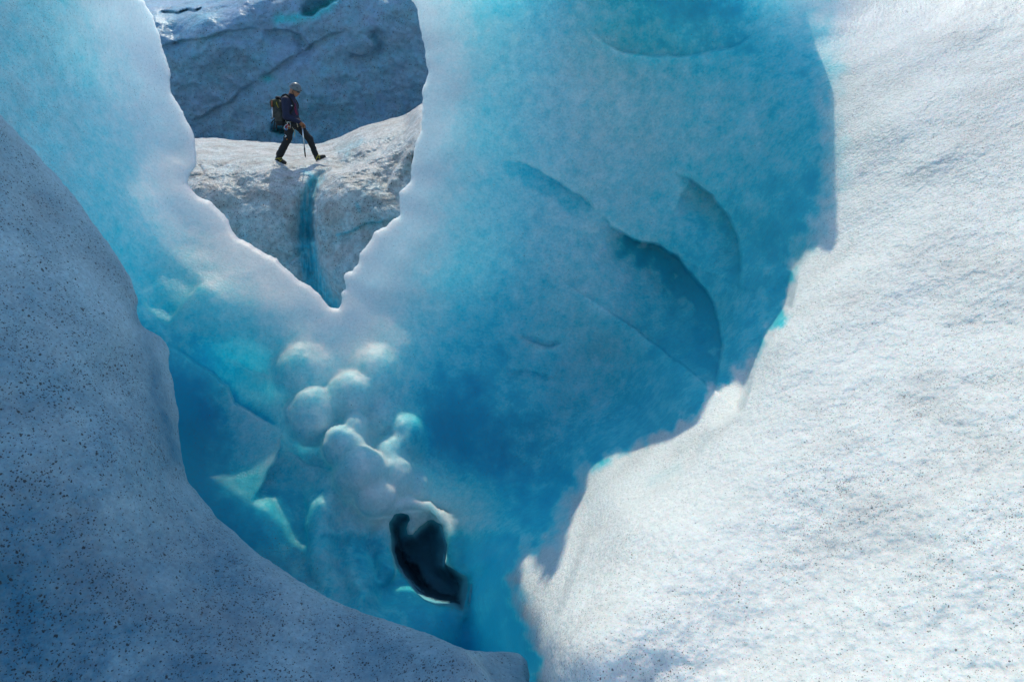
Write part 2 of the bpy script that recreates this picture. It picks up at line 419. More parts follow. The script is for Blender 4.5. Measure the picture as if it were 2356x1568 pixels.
def s_ell(p, c, r, R=None):
    q = p - np.array(c, float)
    if R is not None: q = q @ np.array(R)
    r = np.array(r, float); k0 = np.linalg.norm(q / r, axis=1); k1 = np.linalg.norm(q / (r * r), axis=1)
    return k0 * (k0 - 1) / np.maximum(k1, 1e-9)
def s_cone(p, a, b, ra, rb):
    a = np.array(a, float); b = np.array(b, float); d = b - a; t = np.clip(((p - a) @ d) / max(d @ d, 1e-12), 0, 1)
    return np.linalg.norm(p - (a + t[:, None] * d), axis=1) - (ra + (rb - ra) * t)

# the knobs of clear ice running down from the window to the opening
def at(px, py, off=0.0):
    px = np.array([float(px)]); py = np.array([float(py)])
    D = 1 / cave_inv(px, py) + cave_add0(px, py) - off
    return to_world(px, py, D)[0], float(D[0])
KNOBS = [(712, 952, 54, 0.15), (804, 913, 52, 0.09), (815, 980, 34, 0.19), (786, 1024, 48, 0.25), (824, 1088, 56, 0.34), (896, 1052, 44, 0.15), (900, 1098, 48, 0.23), (856, 1140, 42, 0.36), (872, 960, 44, 0.03), (930, 1010, 46, 0.07), (697, 868, 70, -0.04), (858, 866, 62, -0.04), (950, 1118, 40, 0.15)]
kb = []
for x, y, r, o in KNOBS:
    p, D = at(x, y, o); kb.append((p, r * D * 0.75 / VW))
def px_r(px, D=6.9): return px * D * 0.75 / VW
CREST = [at(x, y, o)[0] for x, y, o in [(812, 1128, .22), (846, 1140, .26), (872, 1146, .27), (893, 1168, .27), (915, 1160, .25), (945, 1158, .24), (985, 1166, .20), (1015, 1185, .16), (1032, 1215, .10)]]
CURT = [([at(x, y, o)[0] for x, y, o in l], px_r(r)) for l, r in (([(765, 1120, .06), (740, 1200, .06), (735, 1300, .02), (745, 1380, 0)], 34), ([(815, 1190, .0), (800, 1250, .04), (812, 1330, .04), (830, 1400, .0)], 38), ([(878, 1200, .06), (872, 1260, .10), (880, 1330, .08)], 24),
        ([(1030, 1215, .08), (1042, 1280, .08), (1060, 1340, .06), (1066, 1420, .02)], 22), ([(655, 1032, .05), (712, 1062, .07), (770, 1092, .10)], 12))]
def knob_f(P):
    o = None
    for k, (c, r) in enumerate(kb):
        d = s_ell(P, c + np.array([0, .38 * r, -.25 * r]), (r * (1.05 + .12 * math.sin(k * 2.1)), r * 1.15, r * (1.2 + .15 * math.sin(k * 1.3 + 1)))); o = d if o is None else smin(o, d, 0.045)
    for k in range(len(CREST) - 1): o = smin(o, s_cone(P, CREST[k], CREST[k + 1], px_r(17 - k), px_r(16 - k)), 0.03)
    for l, r in CURT:
        for k in range(len(l) - 1): o = smin(o, s_cone(P, l[k] + [0, .10, -.03], l[k + 1] + [0, .12, -.03], r * (1 - .12 * k), r * (.88 - .12 * k)) - .03 * np.abs(perlin(P * np.array([6, 6, 2.5]) + 3)), 0.09)
    o = o + fbm(P * 2.9, 3) * 0.034 + np.abs(perlin(P * 5.5)) * 0.010
    return o
def cave_add(X, Y):
    """steps and brows of the cave plus the cascade of ice knobs growing out of it below the window"""
    a = cave_add0(X, Y); sh = X.shape
    m = (X > 560) & (X < 1130) & (Y > 760) & (Y < 1500)
    if not m.any(): return a
    x, y = X[m], Y[m]; D = 1 / np.clip(cave_inv(x, y), .02, 2) + a[m]; d = D - 0.75
    for it in range(26):
        w_ = (D - d) * 0.8
        f = smin(knob_f(to_world(x, y, d)), w_, 0.09)
        d = d + np.clip(f, -.02, .2) * 0.85
    a = a.copy(); a[m] += np.minimum(d - D, 0.0)
    return a
def cave_relief(P, X, Y, dm):
    big = fbm(P * 0.7 + 3, 3) * 0.10
    mid = fbm(P * np.array([2.6, 2.6, 2.0]) + 9, 3) * 0.030
    fin = fbm(P * 14, 3) * 0.0045
    d, t, s, _, _ = seg_dist(X, Y, SLOPE_EDGE); slope = sstep(10, -40, d * s)
    smooth_zone = np.exp(-(((X - 850) / 190) ** 2 + ((Y - 1080) / 230) ** 2))
    edge = sstep(0.0, 0.5, dm)
    zone = np.exp(-(((X - 850) / 230) ** 2 + ((Y - 1330) / 150) ** 2)) * sstep(1120, 1230, Y)
    Pz = P * np.array([1, 1, .55])
    facet = zone * (0.20 * np.abs(perlin(Pz * 1.7 + 2)) + 0.09 * np.abs(perlin(Pz * 3.9 + 6)) + 0.03 * np.abs(perlin(P * 9)))
    return facet + big * (0.3 + 0.7 * edge) + mid * (0.35 + 0.25 * slope) * (1 - 0.7 * smooth_zone) + fin * (0.5 + 1.6 * slope) * (1 - 0.9 * smooth_zone)
clear_shade_f = tps([(150, 200, .36), (0, 0, .34), (0, 250, .36), (0, 500, .45), (120, 420, .42), (260, 400, .5), (330, 620, .62), (450, 720, .66), (400, 760, .74), (600, 650, .2), (700, 760, .3), (760, 740, .1), (340, 100, .05), (400, 420, .12),
               (500, 520, .05), (1000, 300, .2), (960, 100, .1), (1100, 300, .42), (1300, 300, .38), (1500, 80, .78), (1600, 260, .56), (1500, 320, .48), (1800, 300, .7), (1400, 200, .36), (1750, 120, .78), (1700, 350, .66), (1400, 650, .55), (1100, 720, .7), (1000, 700, .4), (1250, 850, .66), (1150, 1000, .9), (1150, 1400, .99), (1000, 950, .95), (1400, 1000, .8),
               (500, 950, .92), (560, 930, .5), (610, 1000, .45), (480, 1090, .98), (560, 1200, .98), (650, 1250, .85), (600, 870, .62), (700, 880, .4), (880, 870, .4), (850, 1000, .26), (760, 1000, .28), (830, 1100, .22), (850, 1150, .12), (830, 1240, .85), (1000, 1230, .6), (940, 1170, .1), (700, 1150, .8), (800, 1300, .66), (880, 1400, .78), (1000, 1480, .95), (1060, 1250, .88), (950, 1330, .9), (1100, 1180, .85), (1090, 1350, .95), (1000, 1400, .92), (900, 1330, .92), (700, 1420, .92), (1000, 1100, .8), (760, 1180, .7),
               (1700, 750, .75), (1780, 600, .85), (1850, 450, .86), (1880, 100, .84), (1550, 750, .85), (1600, 600, .8)])  # upper right values bluer, rim values whiter: painted shade and painted backlight
thin_f = tps([(780, 700, .5), (700, 760, .45), (600, 650, .6), (560, 560, .8), (800, 950, .42), (850, 1080, .36), (760, 1040, .4), (900, 1150, .35), (700, 880, .5), (620, 900, .8), (500, 900, 1.1), (480, 1050, 2.2), (600, 1200, 2.0), (700, 1200, .7), (820, 1260, .45), (860, 1350, .6), (1000, 1450, 1.2), (1080, 1250, .8),
              (950, 800, .7), (1000, 1000, 1.0), (1150, 800, 1.2), (1100, 500, .9), (1200, 300, 1.0), (1400, 400, 1.4), (1500, 80, 2.2), (1300, 80, 1.4), (1600, 700, 2.2), (1400, 700, 1.5), (1400, 1000, 2.0), (1150, 1200, 1.8), (1150, 1450, 2.5), (1750, 500, 2.5),
              (400, 500, .6), (300, 300, .5), (200, 200, .5), (300, 500, .55), (0, 0, .8), (0, 400, .8), (450, 720, .7), (350, 650, .6), (200, -300, .3), (800, -200, .1), (500, -200, .1), (650, -500, .1), (1000, -200, .12), (700, -1000, .12), (950, -800, .12), (2300, 800, 2.5), (2300, 0, 2.5), (1500, -600, .4), (700, -2000, .1), (0, -3000, .1), (750, -1600, .1), (300, -2500, .1), (1750, -100, .1), (1860, 0, .3), (1800, -300, .1), (1300, -900, .1), (2000, -1500, .3), (1600, -150, .2)])
def cave_thin(X, Y): return np.clip(thin_f(X, Y), np.where(Y > 0, 0.3, 0.1), 2.5)
def cave_fields(X, Y, dm, VF):
    wv = fbm(np.c_[X.ravel() / 45, Y.ravel() / 45, np.zeros(X.size)], 4).reshape(X.shape)
    c = np.clip(clear_shade_f(X, Y) + 0.12 * wv, 0, 1)
    d, t, s, _, _ = seg_dist(X, Y, SLOPE_EDGE)
    sg = d * s
    d2, t2, s2, _, _ = seg_dist(X, Y, CRUST_LIT_EDGE); sg2 = d2 * s2 + wv * 26
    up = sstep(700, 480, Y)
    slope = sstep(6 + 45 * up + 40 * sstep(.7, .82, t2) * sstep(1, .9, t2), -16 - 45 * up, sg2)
    for ln, dp, wd, sdn in LIPS[:4]:
        v, m = lip(X, Y, ln, 1.0, wd * 0.9, sdn, taper=0.3)
        m = m * (0.8 + 0.5 * wv)
        c = np.maximum(c, np.clip(m * 2.0, 0, 1) * (0.95 if wd > 70 else 0.7))
    for ln, k in ((LIPS[7][0], 0.9), (LIPS[9][0], .6)):
        v, m = lip(X, Y, ln, 1.0, 30, -1, taper=0.1); c = np.maximum(c, m * k)
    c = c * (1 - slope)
    c = np.maximum(c, 0.13 * line_mask(X, Y, [(1500, 1105), (1530, 1092), (1560, 1078)], 14))
    c = (0.13 * (1 - slope) + 0.87 * c) * np.maximum(0.45 + 0.55 * sstep(0.0, 0.9, dm), sstep(1170, 1240, Y))  # whiter towards the cut edges: part of the backlit rim glow is painted here
    g = 0.10 + 0.50 * slope
    n = fbm(VF * 1.1 + 31, 4).reshape(X.shape)
    g = g + slope * np.clip(n, -.5, .9) * 0.85
    g = g + 0.5 * slope * sstep(2000, 2350, X) * sstep(900, 500, np.abs(Y - 700))
    # grit streaks on the pillar and in the bowl
    g = g + 1.3 * np.exp(-(((X - 90) / 110) ** 2 + ((Y - 200) / 280) ** 2)) + 0.5 * np.exp(-(((X - 330) / 50) ** 2 + ((Y - 190) / 80) ** 2))
    g = g + 0.9 * line_mask(X, Y, [(620, 1250), (680, 1290), (715, 1330)], 40)
    g = g + 0.8 * line_mask(X, Y, [(640, 1090), (600, 1110), (575, 1130)], 9) + 0.6 * line_mask(X, Y, [(1195, 775), (1230, 792), (1290, 800)], 7) + 0.5 * line_mask(X, Y, [(1270, 872), (1280, 866)], 8)
    g = g + 0.5 * line_mask(X, Y, [(1345, 1380), (1300, 1420), (1275, 1470)], 8)
    g = np.where(g < 0, 0, g)
    smooth_zone = np.exp(-(((X - 850) / 200) ** 2 + ((Y - 1080) / 240) ** 2))
    wet = sstep(.75, .98, c)
    grain = (0.45 + 0.5 * slope) * (1 - 0.85 * smooth_zone) * (1 - 0.7 * wet)
    grain = grain + 0.6 * slope * sstep(700, 100, Y)
    grain = grain * (0.3 + 0.7 * sstep(0.05, 0.7, dm))
    soft = (1.0 - 0.72 * np.clip(smooth_zone * 1.4, 0, 1)) * (1 - 0.94 * slope)
    soft = soft * (1 - 0.5 * sstep(1100, 1400, X) * (1 - slope))
    soft = soft * (1 - 0.7 * np.exp(-(((X - 850) / 250) ** 2 + ((Y - 1330) / 170) ** 2)))
    g = g * (1 - 0.7 * smooth_zone)
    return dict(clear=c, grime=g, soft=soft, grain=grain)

# the top of the wall (above the picture) follows from where the sun meets the slope: its crest throws the shadow's edge
SHADOW = [(1878, 0), (1885, 80), (1897, 130), (1915, 200), (1918, 300), (1922, 420), (1922, 520), (1905, 560), (1850, 578), (1815, 590), (1795, 690), (1765, 760), (1735, 830), (1725, 858), (1690, 865), (1655, 880),
          (1640, 905), (1600, 965), (1540, 1005), (1480, 1030), (1420, 1040), (1400, 1050), (1352, 1080), (1345, 1130), (1320, 1180), (1308, 1215), (1305, 1250), (1285, 1300), (1262, 1330),
          (1240, 1300), (1215, 1272), (1200, 1275), (1198, 1330), (1210, 1370), (1225, 1395), (1245, 1430), (1240, 1470), (1262, 1515), (1285, 1590), (1330, 1622), (1400, 1630), (1470, 1660), (1560, 1740), (1700, 1900)]
def crest_from_shadow():
    out = []
    for bx, by in SHADOW:
        bx = np.array([float(bx)]); by = np.array([float(by)])
        D = 1 / cave_inv(bx, by) + cave_add(bx, by)
        P = to_world(bx, by, D)[0]
        ts = np.linspace(0.8, 20, 1500); R = P[None] + ts[:, None] * S[None]
        vx, vy, vd = to_view(R)
        ok = vd > 0.3
        W = 1 / np.clip(cave_inv(vx, vy), .012, 2.5) + 0.12
        hit = np.where(ok & (vd >= W) & (vy < -5))[0]
        if len(hit): k = hit[0]; out.append((vx[k], vy[k]))
        else: out.append((np.nan, np.nan))
    return out
crest = crest_from_shadow()

crest_pts = [(x, y) for x, y in crest if x == x]
crest_poly = rough([(5200, -14), (2300, -14), (1838, -12)] + crest_pts[3:] + [(100, -3600), (-1800, -5600)], 5, 40, 5, closed=False)
crest_poly = list(map(tuple, crest_poly)) + [(-2500, -5600), (-2500, -9000), (6000, -9000), (6000, -14)]

STEP = 3.4
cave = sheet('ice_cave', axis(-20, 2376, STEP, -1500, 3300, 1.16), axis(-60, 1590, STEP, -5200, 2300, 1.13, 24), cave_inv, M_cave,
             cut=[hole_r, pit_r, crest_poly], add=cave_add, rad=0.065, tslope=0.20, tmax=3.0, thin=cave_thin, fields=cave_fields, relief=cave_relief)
tag(cave, 'hollow of blue glacier ice with a ragged window in its back wall and a sunlit right slope', 'ice cave', kind='structure')

# ------------------------------------------------------------------ 2. the near slope at the left, in shade
near_out = [(-1500, -300), (-200, 150), (0, 262), (80, 350), (165, 445), (250, 560), (298, 640), (318, 692), (312, 720), (330, 752), (368, 772), (386, 800), (392, 850), (400, 900), (412, 960), (412, 1000), (420, 1060), (432, 1105), (500, 1192), (560, 1243), (600, 1278), (660, 1316), (720, 1356), (800, 1396), (900, 1428), (1000, 1462), (1060, 1488), (1085, 1496), (1150, 1498), (1190, 1500), (1212, 1520), (1219, 1552), (1216, 1600), (1150, 1750), (1000, 2400), (-1500, 2400)]
nr = rough(near_out, 2.6, 6, 11)
near_cut = list(map(tuple, nr[::-1]))
# everything outside the outline is removed: a big frame with the outline as its hole
def outside(poly, lo=-6000, hi=9000):
    a = [tuple(p) for p in poly]; k = int(np.argmin([p[0] + p[1] for p in a])); a = a[k:] + a[:k]
    return [(lo, lo), (hi, lo), (hi, hi), (lo, hi), (lo, lo)] + a + [a[0]]
near_ctrl = [(-300, 100, 3.9), (0, 280, 4.25), (80, 360, 4.45), (250, 565, 4.65), (320, 700, 4.65), (390, 850, 4.6), (412, 1000, 4.4), (432, 1105, 4.25), (600, 1278, 4.0), (800, 1396, 3.8), (1000, 1462, 3.6), (1085, 1496, 3.5), (1150, 1510, 3.75), (1210, 1530, 3.8),
             (330, 1000, 3.95), (300, 900, 4.1), (0, 800, 3.5), (0, 1200, 3.15), (0, 1568, 2.95), (500, 1568, 3.2), (900, 1568, 3.35), (300, 1150, 3.6), (200, 900, 3.8), (250, 750, 4.15), (600, 1400, 3.6), (1080, 1568, 3.3), (1160, 1568, 3.5), (-500, 1200, 2.6), (500, 2100, 2.8), (1000, 2100, 3.0)]
near_inv = inv_depth(near_ctrl)
LUMP = [(1050, 1480), (1078, 1500), (1100, 1525), (1120, 1545), (1140, 1575), (1150, 1640)]
def near_add(X, Y):
    v, _ = lip(X, Y, LUMP, 0.22, 90, -1, taper=0.1, edge=4)
    v2, _ = lip(X, Y, [(300, 772), (330, 880), (352, 970), (395, 1045), (425, 1100)], 0.10, 55, -1, taper=0.25, edge=8)
    d, t, s, _, _ = seg_dist(X, Y, [(300, 790), (318, 880), (345, 965), (390, 1040), (422, 1100)])
    return v + 0.0 * v2
def near_relief(P, X, Y, dm):
    return fbm(P * 0.9 + 5, 3) * 0.05 + fbm(P * 4 + 2, 3) * 0.014 + fbm(P * 22, 3) * 0.0035
CRACKS = [[(95, 700), (120, 900), (105, 1050), (170, 1180), (200, 1260), (230, 1310), (260, 1360), (320, 1420), (350, 1470)], [(40, 640), (45, 760), (70, 880)], [(270, 480), (215, 560), (190, 640)], [(5, 260), (15, 330)], [(60, 330), (110, 400), (150, 440)]]
def near_fields(X, Y, dm, VF):
    n = fbm(VF * 2.2 + 11, 4).reshape(X.shape)
    wob = fbm(np.c_[X.ravel() / 60, Y.ravel() / 60, np.zeros(X.size)], 3).reshape(X.shape) * 14
    g = (0.75 + 0.6 * n) * (1 - 0.45 * sstep(900, 350, Y))
    for c in CRACKS: g = g + 0.9 * line_mask(X + wob, Y + wob, c, 12) * (0.4 + n)
    g = g + 0.5 * line_mask(X, Y, [(1085, 1510), (1110, 1540), (1130, 1570)], 14)
    c = 0.16 + 0.25 * n - 0.12 * sstep(800, 300, Y) + 0.42 * sstep(900, 0, X) * sstep(600, 1500, Y) + 0.14 * sstep(600, 1400, Y)  # top lightened, lower left darkened: shading painted through the clear-ice value
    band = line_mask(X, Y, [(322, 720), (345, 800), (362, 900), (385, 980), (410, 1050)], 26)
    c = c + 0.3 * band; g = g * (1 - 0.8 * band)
    lump = sstep(1085, 1130, X) * sstep(1490, 1520, Y)
    c = c + 0.1 * lump; g = g * (1 - 0.75 * lump)
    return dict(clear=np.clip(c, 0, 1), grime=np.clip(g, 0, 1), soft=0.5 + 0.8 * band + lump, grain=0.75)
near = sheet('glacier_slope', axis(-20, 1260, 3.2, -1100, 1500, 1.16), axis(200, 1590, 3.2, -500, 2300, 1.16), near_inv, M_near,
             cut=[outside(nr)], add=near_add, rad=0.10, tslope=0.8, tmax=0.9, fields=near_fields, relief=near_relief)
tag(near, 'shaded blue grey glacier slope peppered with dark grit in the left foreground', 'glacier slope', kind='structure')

# ------------------------------------------------------------------ 3. the sunlit ridge beyond the window, split by a meltwater gully
ridge_out = [(-1500, 330), (200, 322), (400, 316), (447, 318), (500, 318), (560, 323), (620, 328), (700, 332), (735, 331), (775, 318), (810, 302), (850, 286), (890, 276), (930, 266), (950, 252), (975, 236), (1050, 200), (1300, 170), (1900, 160), (1900, 1700), (-1500, 1700)]
rr = rough(ridge_out, 1.6, 5, 21)
ridge_ctrl = [(100, 320, 17), (447, 322, 16.6), (560, 326, 17.0), (650, 330, 17.2), (735, 331, 17.2), (850, 287, 17.6), (930, 267, 18), (1000, 225, 18.5), (1300, 180, 19),
              (631, 367.8, 14.36), (657, 379.0, 14.39), (690, 376, 14.45), (729, 371.6, 14.6), (752, 367, 14.75), (560, 372, 14.2), (450, 372, 14.1), (450, 415, 13.4), (560, 430, 13.4), (640, 430, 13.4), (690, 440, 13.3), (480, 520, 13.2), (600, 560, 13.2), (690, 620, 13.2), (650, 480, 13.2),
              (760, 372, 14.6), (800, 365, 14.3), (745, 415, 13.3), (715, 470, 13.1), (740, 560, 13.0), (770, 700, 13.0), (780, 400, 13.3), (850, 350, 14.0), (920, 300, 14.8), (965, 262, 15.2),
              (760, 470, 12.8), (830, 440, 12.8), (830, 560, 12.6), (900, 440, 13.0), (940, 380, 13.2), (965, 300, 13.6), (860, 400, 13.2), (800, 640, 12.6), (900, 600, 12.7),
              (300, 700, 13.2), (700, 900, 13.0), (1000, 800, 12.8), (1200, 500, 13.7), (100, 500, 13.4), (0, 1200, 12.6), (1400, 1200, 12.6)]
ridge_inv = inv_depth(ridge_ctrl)
GULLY = [(760, 385), (738, 405), (722, 425), (708, 450), (703, 490), (703, 540), (710, 590), (722, 640), (745, 690), (765, 720)]
def ridge_add(X, Y):
    wob = np.c_[X.ravel() / 24, Y.ravel() / 24, np.zeros(X.size)]
    wx = (fbm(wob, 3) * 3).reshape(X.shape)
    d, t, s, _, _ = seg_dist(X + wx, Y, GULLY)
    wd = 10 + 18 * t
    a = 0.42 * np.exp(-(d / wd) ** 2) * sstep(0, .12, t)
    v, _ = lip(X + wx, Y + wx, [(962, 268), (935, 305), (905, 332), (870, 355), (835, 375), (800, 388), (772, 396), (752, 402)], 0.8, 30, 1, taper=0.15, edge=5.0); a += v
    v, _ = lip(X + wx, Y + wx, [(772, 392), (748, 404), (732, 425), (724, 470), (722, 520), (728, 560)], 0.45, 36, 1, taper=0.1, edge=2.5)
    v2, _ = lip(X, Y, [(745, 398), (770, 380), (800, 372)], 0.0, 20, 1)
    a += v
    v, _ = lip(X + wx, Y, [(960, 300), (945, 340), (925, 365), (905, 400), (880, 450)], 0.25, 40, 1, taper=0.2)
    a += v * 0.6
    v, _ = lip(X + wx, Y + wx, [(775, 538), (810, 530), (840, 512), (880, 508), (920, 495)], 0.12, 25, 1, taper=0.2); a += v
    v, _ = lip(X + wx, Y + wx, [(660, 605), (690, 592), (700, 570)], 0.10, 20, -1, taper=0.2); a += v
    v, _ = lip(X, Y, [(458, 372), (468, 390), (472, 402), (455, 408)], 0.12, 15, 1, taper=0.2); a += v
    return a
def ridge_relief(P, X, Y, dm):
    top = sstep(470, 380, Y)
    return fbm(P * 0.8 + 1, 3) * 0.10 + fbm(P * 3.1, 4) * (0.035 + 0.04 * top) + fbm(P * 13, 3) * (0.006 + 0.018 * top)
def ridge_fields(X, Y, dm, VF):
    n = fbm(VF * 1.1 + 4, 4).reshape(X.shape)
    d, t, s, _, _ = seg_dist(X, Y, GULLY)
    gl = np.exp(-(d / (12 + 17 * t)) ** 4) * sstep(0, .15, t)
    c = 0.07 + 0.22 * sstep(400, 560, Y) + 0.1 * n
    c = c + (0.56 + .3 * fbm(np.c_[X.ravel() / 5, Y.ravel() / 40, np.zeros(X.size)], 3).reshape(X.shape)) * gl
    c = c + 0.5 * line_mask(X, Y, [(700, 395), (718, 405), (712, 420)], 9) + 0.25 * line_mask(X, Y, [(780, 340), (830, 325), (800, 355)], 9)
    c = c + 0.45 * line_mask(X, Y, [(775, 540), (810, 532), (840, 514), (880, 510)], 3) + 0.5 * line_mask(X, Y, [(822, 470), (828, 485)], 6)
    g = 0.85 + 0.40 * n + 1.2 * sstep(430, 350, Y) * sstep(0, .5, n + .25)
    g = g + 0.9 * np.exp(-(((X - 530) / 90) ** 2 + ((Y - 425) / 40) ** 2)) + 0.7 * np.exp(-(((X - 780) / 40) ** 2 + ((Y - 425) / 22) ** 2))
    g = g * (1 - 0.9 * gl) * (1 - 0.6 * sstep(520, 640, Y))
    return dict(clear=np.clip(c, 0, 1), grime=np.clip(g, 0, 1), soft=0.6, grain=np.clip(0.5 + 0.6 * sstep(450, 360, Y) - 0.5 * gl, 0, 1))
ridge = sheet('ice_ridge', axis(320, 1000, 2.6, -900, 1700, 1.16), axis(225, 730, 2.2, 100, 1500, 1.16), ridge_inv, M_far,
              cut=[outside(rr)], add=ridge_add, rad=0.25, tslope=0.9, tmax=3, fields=ridge_fields, relief=ridge_relief)
tag(ridge, 'sunlit ice ridge speckled with grit beyond the window, split by a gully', 'ice ridge', kind='structure')

# ------------------------------------------------------------------ 4. the far wall of the glacier, in its own shade
far_ctrl = [(200, 450, 23.6), (450, 340, 22.9), (700, 345, 22.9), (950, 300, 23.2), (450, 200, 22.0), (700, 200, 22.0), (950, 150, 22.3), (400, 80, 21.6), (600, 60, 21.5), (700, 40, 21.4), (850, 0, 21.2), (1000, 0, 21.4),
            (350, 45, 21.8), (450, 22, 22.1), (560, 0, 21.8), (350, 0, 24.6), (450, -40, 28), (700, -60, 22.2), (1000, -80, 21.6), (200, -100, 33), (700, -150, 26), (1100, -180, 25), (1500, 200, 23), (0, 300, 22), (-400, 100, 25), (1500, -200, 27), (700, 600, 23)]
far_inv = inv_depth(far_ctrl)
CRACK = [(436, 282), (470, 262), (505, 245), (540, 222), (575, 195), (605, 175), (640, 152), (680, 125), (720, 100), (760, 80), (800, 62)]
def far_add(X, Y):
    wob = np.c_[X.ravel() / 30, Y.ravel() / 30, np.zeros(X.size)]
    wx = (fbm(wob, 3) * 4).reshape(X.shape)
    a, _ = lip(X + wx, Y + wx, CRACK, 0.18, 22, 1, taper=0.1, edge=2)
    for ln, dp, wd, sdn in (([(688, 38), (720, 36), (750, 20), (775, 0), (790, -20)], 0.9, 30, -1), ([(800, 120), (830, 130), (850, 122), (860, 108), (855, 92), (840, 82)], 0.3, 25, 1),
                            ([(355, 110), (400, 95), (450, 90), (520, 70), (600, 62)], 0.2, 25, 1), ([(360, 25), (400, 27), (440, 22), (470, 14)], 0.4, 12, 1), ([(600, 66), (660, 70), (690, 78), (705, 98), (730, 108)], 0.3, 30, 1),
                            ([(620, 303), (660, 304)], 0.5, 14, -1)):
        v, _ = lip(X + wx, Y + wx, ln, dp, wd, sdn, taper=0.15, edge=2); a += v
    a += 0.6 * np.exp(-(((X - 650) / 16) ** 2 + ((Y - 302) / 9) ** 2)) + 0.3 * np.exp(-(((X - 612) / 14) ** 2 + ((Y - 180) / 8) ** 2))
    return a
def far_relief(P, X, Y, dm):
    return fbm(P * 0.45 + 8, 3) * 0.30 + fbm(P * 1.7 + 8, 4) * 0.09 + fbm(P * 8, 3) * 0.02
def far_fields(X, Y, dm, VF):
    n = fbm(VF * 0.7 + 14, 4).reshape(X.shape)
    c = 0.16 + 0.12 * n + 0.8 * np.exp(-(((X - 652) / 22) ** 2 + ((Y - 302) / 11) ** 2)) + 0.5 * np.exp(-(((X - 615) / 18) ** 2 + ((Y - 182) / 8) ** 2))
    c = c + 0.65 * line_mask(X, Y, [(640, 45), (690, 40), (725, 33), (755, 15), (775, -5)], 12)
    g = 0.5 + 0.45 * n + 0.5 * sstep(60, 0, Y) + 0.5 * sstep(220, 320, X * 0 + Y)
    g = g + 0.35 * line_mask(X, Y, CRACK, 6) + 0.7 * np.exp(-(((X - 735) / 30) ** 2 + ((Y - 95) / 18) ** 2)) + 0.5 * np.exp(-(((X - 840) / 30) ** 2 + ((Y - 128) / 12) ** 2))
    return dict(clear=np.clip(c, 0, 1), grime=np.clip(g, 0, 1), soft=1.0, grain=0.6)
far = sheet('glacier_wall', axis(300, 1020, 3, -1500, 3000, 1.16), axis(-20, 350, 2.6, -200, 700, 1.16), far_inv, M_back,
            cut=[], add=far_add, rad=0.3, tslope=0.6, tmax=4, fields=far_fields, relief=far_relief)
tag(far, 'tall shaded glacier wall with a diagonal crack behind the ridge', 'glacier wall', kind='structure')

# ------------------------------------------------------------------ 5. ground under it all
gx = np.linspace(-1, 1, 81); gx = np.sign(gx) * np.abs(gx) ** 2.2 * 900
GX, GY = np.meshgrid(gx, gx); P = np.stack([GX, GY + 40, np.full(GX.shape, -9.0)], -1).reshape(-1, 3)
P[:, 2] += fbm(P * 0.02, 3) * 2 * sstep(30, 150, np.hypot(P[:, 0], P[:, 1]))
ii = np.arange(81 * 81).reshape(81, 81)
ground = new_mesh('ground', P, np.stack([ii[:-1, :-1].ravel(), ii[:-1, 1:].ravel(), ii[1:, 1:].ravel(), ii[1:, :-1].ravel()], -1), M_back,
                  attrs=dict(clear=np.full(len(P), .1), grime=np.full(len(P), .3), soft=np.ones(len(P)), grain=np.full(len(P), .5)))
tag(ground, 'pale glacier surface lying below the ice', 'glacier', kind='structure')

# ------------------------------------------------------------------ surface nets: a mesh around a signed distance field
def surface_nets(f, lo, hi, h):
    lo = np.array(lo, float); hi = np.array(hi, float); n = np.ceil((hi - lo) / h).astype(int) + 1
    ax = [lo[k] + h * np.arange(n[k]) for k in range(3)]
    G = np.stack(np.meshgrid(*ax, indexing='ij'), -1); v = f(G.reshape(-1, 3)).reshape(n)
    ins = v < 0; c = np.zeros(tuple(n - 1), int)
    for dx in (0, 1):
        for dy in (0, 1):
            for dz in (0, 1): c += ins[dx:n[0] - 1 + dx, dy:n[1] - 1 + dy, dz:n[2] - 1 + dz]
    act = (c > 0) & (c < 8); ci = np.argwhere(act); idx = -np.ones(act.shape, int); idx[act] = np.arange(len(ci))
    acc = np.zeros((len(ci), 3)); cnt = np.zeros(len(ci))
    cor = [np.array([a, b, d]) for a in (0, 1) for b in (0, 1) for d in (0, 1)]
    for a in cor:
        for k in range(3):
            if a[k]: continue
            b = a.copy(); b[k] = 1
            va = v[tuple((ci + a).T)]; vb = v[tuple((ci + b).T)]; m = (va < 0) != (vb < 0)
            t = np.where(m, va / np.where(m, va - vb, 1), 0); p = np.broadcast_to(a, ci.shape).astype(float).copy(); p[:, k] += t
            acc[m] += p[m]; cnt[m] += 1
    V = lo + (ci + acc / cnt[:, None]) * h
    F = []
    for k in range(3):
        i, j = (k + 1) % 3, (k + 2) % 3
        s0 = [slice(None)] * 3; s0[k] = slice(0, n[k] - 1); s1 = [slice(None)] * 3; s1[k] = slice(1, n[k])
        a, b = ins[tuple(s0)], ins[tuple(s1)]
        e = np.argwhere(a != b); e = e[(e[:, i] > 0) & (e[:, j] > 0) & (e[:, i] < n[i] - 1) & (e[:, j] < n[j] - 1)]
        def q(di, dj):
            x = e.copy(); x[:, i] -= di; x[:, j] -= dj; return idx[tuple(x.T)]
        quad = np.stack([q(1, 1), q(0, 1), q(0, 0), q(1, 0)], -1); fl = ~a[tuple(e.T)]
        quad[fl] = quad[fl][:, ::-1]; F.append(quad)
    return V, np.concatenate(F)

def s_box(p, c, half, rr, R=None):
    q = p - np.array(c, float)
    if R is not None: q = q @ np.array(R)
    q = np.abs(q) - (np.array(half, float) - rr)
    return np.linalg.norm(np.maximum(q, 0), axis=1) + np.minimum(q.max(1), 0) - rr
def union(k, *ds):
    o = ds[0]
    for d in ds[1:]: o = smin(o, d, k)
    return o

